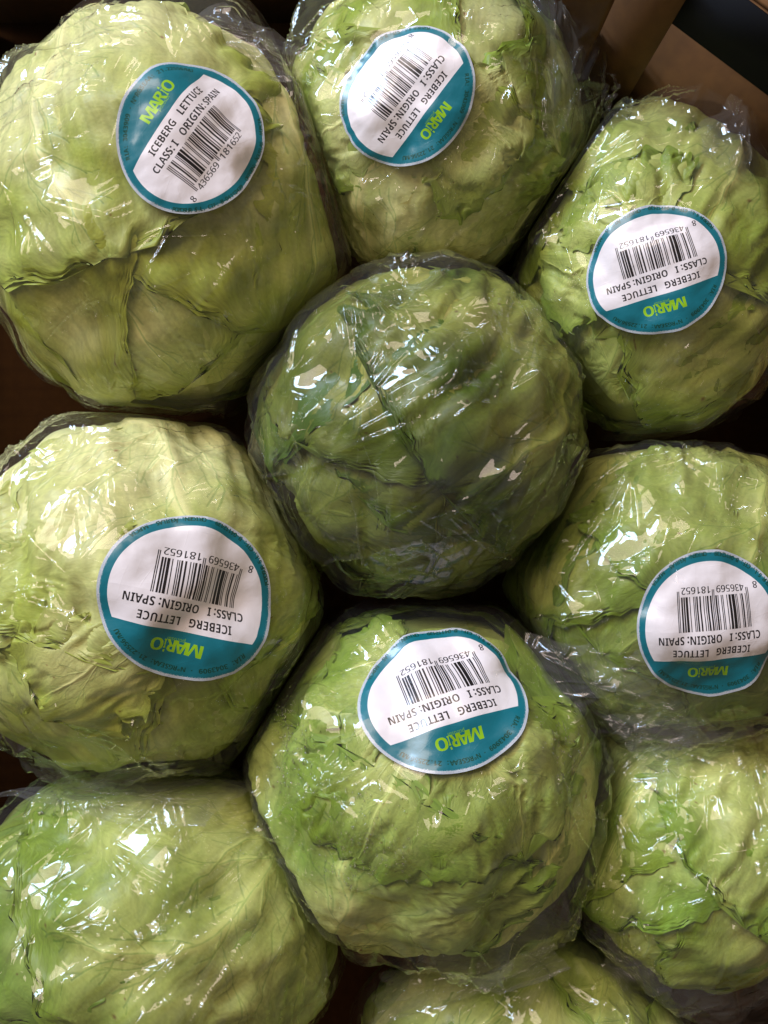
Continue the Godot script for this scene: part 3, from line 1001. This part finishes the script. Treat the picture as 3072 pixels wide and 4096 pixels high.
	for k in list.size():
		var e: Dictionary = list[k]
		var h := Head.new()
		h.c = e.c
		h.r = e.r
		h.seed_value = k + 1
		h.fold = e.fold
		for b in e.bulges:
			h.bulges.append([(b[0] as Vector3).normalized(), b[1], b[2], b[3]])
		if e.s.size():
			h.sticker = [(e.s[0] as Vector3).normalized(), e.s[1], e.s[2], e.s[3]]
		for d in e.crumpled:
			h.patches.append([(d as Vector3).normalized(), 0.022 * (1.0 + 0.25 * sin(d.x * 9.0)), 0.0046, 0.0105, 1.7])
		if e.has("pulls"):
			h.pulls = e.pulls
		heads.append(h)
	for h: Head in heads:
		for o: Head in heads:
			if o == h:
				continue
			var away := o.c - h.c
			var dist := away.length()
			if dist > 0.24:
				continue
			var d := away / dist
			var ra := (h.r * d).length()
			var rb := (o.r * d).length()
			var plane := (dist * dist + ra * ra - rb * rb) / (2.0 * dist)
			h.walls.append(Vector4(d.x, d.y, d.z, plane))
		h.walls.append(Vector4(0, -1, 0, h.c.y - 0.001))
	for k in list.size():
		var e: Dictionary = list[k]
		var h: Head = heads[k]
		var rng := RandomNumberGenerator.new()
		rng.seed = 1000 + k
		var t := thing("wrapped_lettuce", e.label, "lettuce", h.c, "wrapped iceberg lettuces in the box")
		var base: Vector3 = (e.base as Vector3).normalized()
		# the ball of inner leaves
		var core := SphereMesh.new()
		core.radius = 1.0
		core.height = 2.0
		core.radial_segments = 48
		core.rings = 24
		var ca := core.get_mesh_arrays()
		var cp: PackedVector3Array = ca[Mesh.ARRAY_VERTEX]
		for q in cp.size():
			var d := cp[q].normalized()
			cp[q] = d * (pressed(h, d, body_radius(h, d), 0.001) - 0.0095)
		ca[Mesh.ARRAY_VERTEX] = cp
		var cc := PackedColorArray()
		cc.resize(cp.size())
		cc.fill((e.colors[0] as Color).lerp(e.colors[1], 0.5))
		ca[Mesh.ARRAY_COLOR] = cc
		var cm := ArrayMesh.new()
		cm.add_surface_from_arrays(Mesh.PRIMITIVE_TRIANGLES, ca)
		part("inner_leaves", cm, leaf_materials[k % 3], t)
		# the wrapper leaves, spread round the stem, the outermost first
		var up := (Vector3.UP - base * base.y).normalized()
		var turns := [0.15, -1.05, 1.15, -0.25, 0.75, -1.9, 2.1, 3.1]
		var depths := [0.0022, 0.0030, 0.0040, 0.0050, 0.0060, 0.0034, 0.0044, 0.0054]
		var spin := rng.randf_range(-0.35, 0.35)
		for q in turns.size():
			var face := up.rotated(base, turns[q] + spin + rng.randf_range(-0.15, 0.15))
			var b2 := base.rotated(face.cross(base).normalized(), rng.randf_range(-0.15, 0.15)).rotated(face, rng.randf_range(-0.2, 0.2))
			var tint := rng.randf_range(0.88, 1.12)
			var warm := rng.randf_range(-0.04, 0.04)
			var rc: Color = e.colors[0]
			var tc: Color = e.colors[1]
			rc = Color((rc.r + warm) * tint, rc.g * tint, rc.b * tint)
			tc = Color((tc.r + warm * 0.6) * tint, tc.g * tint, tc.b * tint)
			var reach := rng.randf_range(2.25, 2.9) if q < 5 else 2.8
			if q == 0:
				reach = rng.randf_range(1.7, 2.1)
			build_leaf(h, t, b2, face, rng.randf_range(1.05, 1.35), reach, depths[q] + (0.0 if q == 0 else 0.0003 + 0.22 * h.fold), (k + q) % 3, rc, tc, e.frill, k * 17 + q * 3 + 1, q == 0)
		build_leaf(h, t, -base, up, 1.35, 1.6, 0.0066, (k + 1) % 3, (e.colors[0] as Color).lerp(e.colors[1], 0.6), e.colors[1], 0.8, 400 + k * 7, false)
		if e.has("flaps"):   # short torn leaves lying on top
			for q in e.flaps.size():
				var fl: Array = e.flaps[q]
				build_leaf(h, t, (fl[0] as Vector3).normalized(), (fl[1] as Vector3).normalized(), fl[3], fl[2], 0.0008, (k + q + 1) % 3, (e.colors[0] as Color).lerp(e.colors[1], 0.35), (e.colors[1] as Color) * 0.95, 1.3, 700 + k * 11 + q, true)
		build_film(h, t, rng, film_materials[k % 2], e.crumple, e.holes)
		if h.sticker.size():
			build_sticker(h, t, rng)
		if e.has("beads"):
			water_beads(h, t, rng, e.beads)
		if e.has("wisp"):
			film_wisp(e.wisp, t, rng)
		if e.has("sheets"):
			for q in e.sheets:
				build_sheet(q, t, rng, loose_material)


# ---------------------------------------------------------------- the box

func slab(size: Vector3, at: Vector3, turn := 0.0) -> ArrayMesh:
	var st := SurfaceTool.new()
	st.begin(Mesh.PRIMITIVE_TRIANGLES)
	var b := BoxMesh.new()
	b.size = size
	st.append_from(b, 0, Transform3D(Basis(Vector3.UP, turn), at))
	st.generate_normals()
	return st.commit()


func build_box() -> void:
	var card := StandardMaterial3D.new()
	card.resource_name = "brown cardboard"
	var fibre := FastNoiseLite.new()
	fibre.seed = 3
	fibre.frequency = 0.03
	fibre.fractal_octaves = 5
	var tones := Gradient.new()
	tones.set_color(0, Color(0.080, 0.032, 0.006).linear_to_srgb())
	tones.set_color(1, Color(0.155, 0.066, 0.014).linear_to_srgb())
	var fibres := NoiseTexture2D.new()
	fibres.noise = fibre
	fibres.width = 512
	fibres.height = 512
	fibres.seamless = true
	fibres.color_ramp = tones
	card.albedo_texture = fibres
	card.uv1_triplanar = true
	card.uv1_scale = Vector3(9, 3, 9)
	card.roughness = 0.85
	var print_black := StandardMaterial3D.new()
	print_black.resource_name = "black print"
	print_black.albedo_color = Color(0.010, 0.011, 0.014).linear_to_srgb()
	print_black.roughness = 0.9
	print_black.metallic_specular = 0.2
	var t := thing("cardboard_box", "open brown cardboard box with black print in one corner, packed with lettuces", "box", Vector3(0, -0.006, 0))
	part("floor_panel", slab(Vector3(0.44, 0.006, 0.66), Vector3(0, 0.002, 0.02)), card, t)
	part("far_wall", slab(Vector3(0.36, 0.125, 0.006), Vector3(-0.05, 0.0645, -0.279)), card, t)
	part("near_wall", slab(Vector3(0.44, 0.135, 0.006), Vector3(0, 0.0695, 0.353)), card, t)
	part("side_wall", slab(Vector3(0.006, 0.135, 0.62), Vector3(-0.223, 0.0695, 0.04)), card, t)
	part("side_wall", slab(Vector3(0.006, 0.135, 0.50), Vector3(0.223, 0.0695, 0.10)), card, t)
	var turn := atan2(-0.6, 0.8)
	part("corner_panel", slab(Vector3(0.150, 0.222, 0.005), Vector3(0.1600, 0.111, -0.1722), turn), card, t)
	part("corner_strip", slab(Vector3(0.026, 0.222, 0.002), Vector3(0.1068, 0.111, -0.2068), turn), card, t)
	part("corner_panel", slab(Vector3(0.110, 0.222, 0.005), Vector3(0.0560, 0.111, -0.2510), atan2(-0.62, 0.78) - 0.12), card, t)
	part("printed_band", slab(Vector3(0.056, 0.0455, 0.0006), Vector3(0.1389, 0.1992, -0.1839), turn), print_black, t)
	part("rim", slab(Vector3(0.150, 0.003, 0.009), Vector3(0.1614, 0.2232, -0.1741), turn), card, t)
	for k in 14:   # the fluted core shows along the cut rim
		var at := Vector3(0.1614, 0.2240, -0.1741) + Vector3(0.8, 0, 0.6) * (k - 7) * 0.010
		part("flute", slab(Vector3(0.0035, 0.0030, 0.0060), at, turn), card, t)
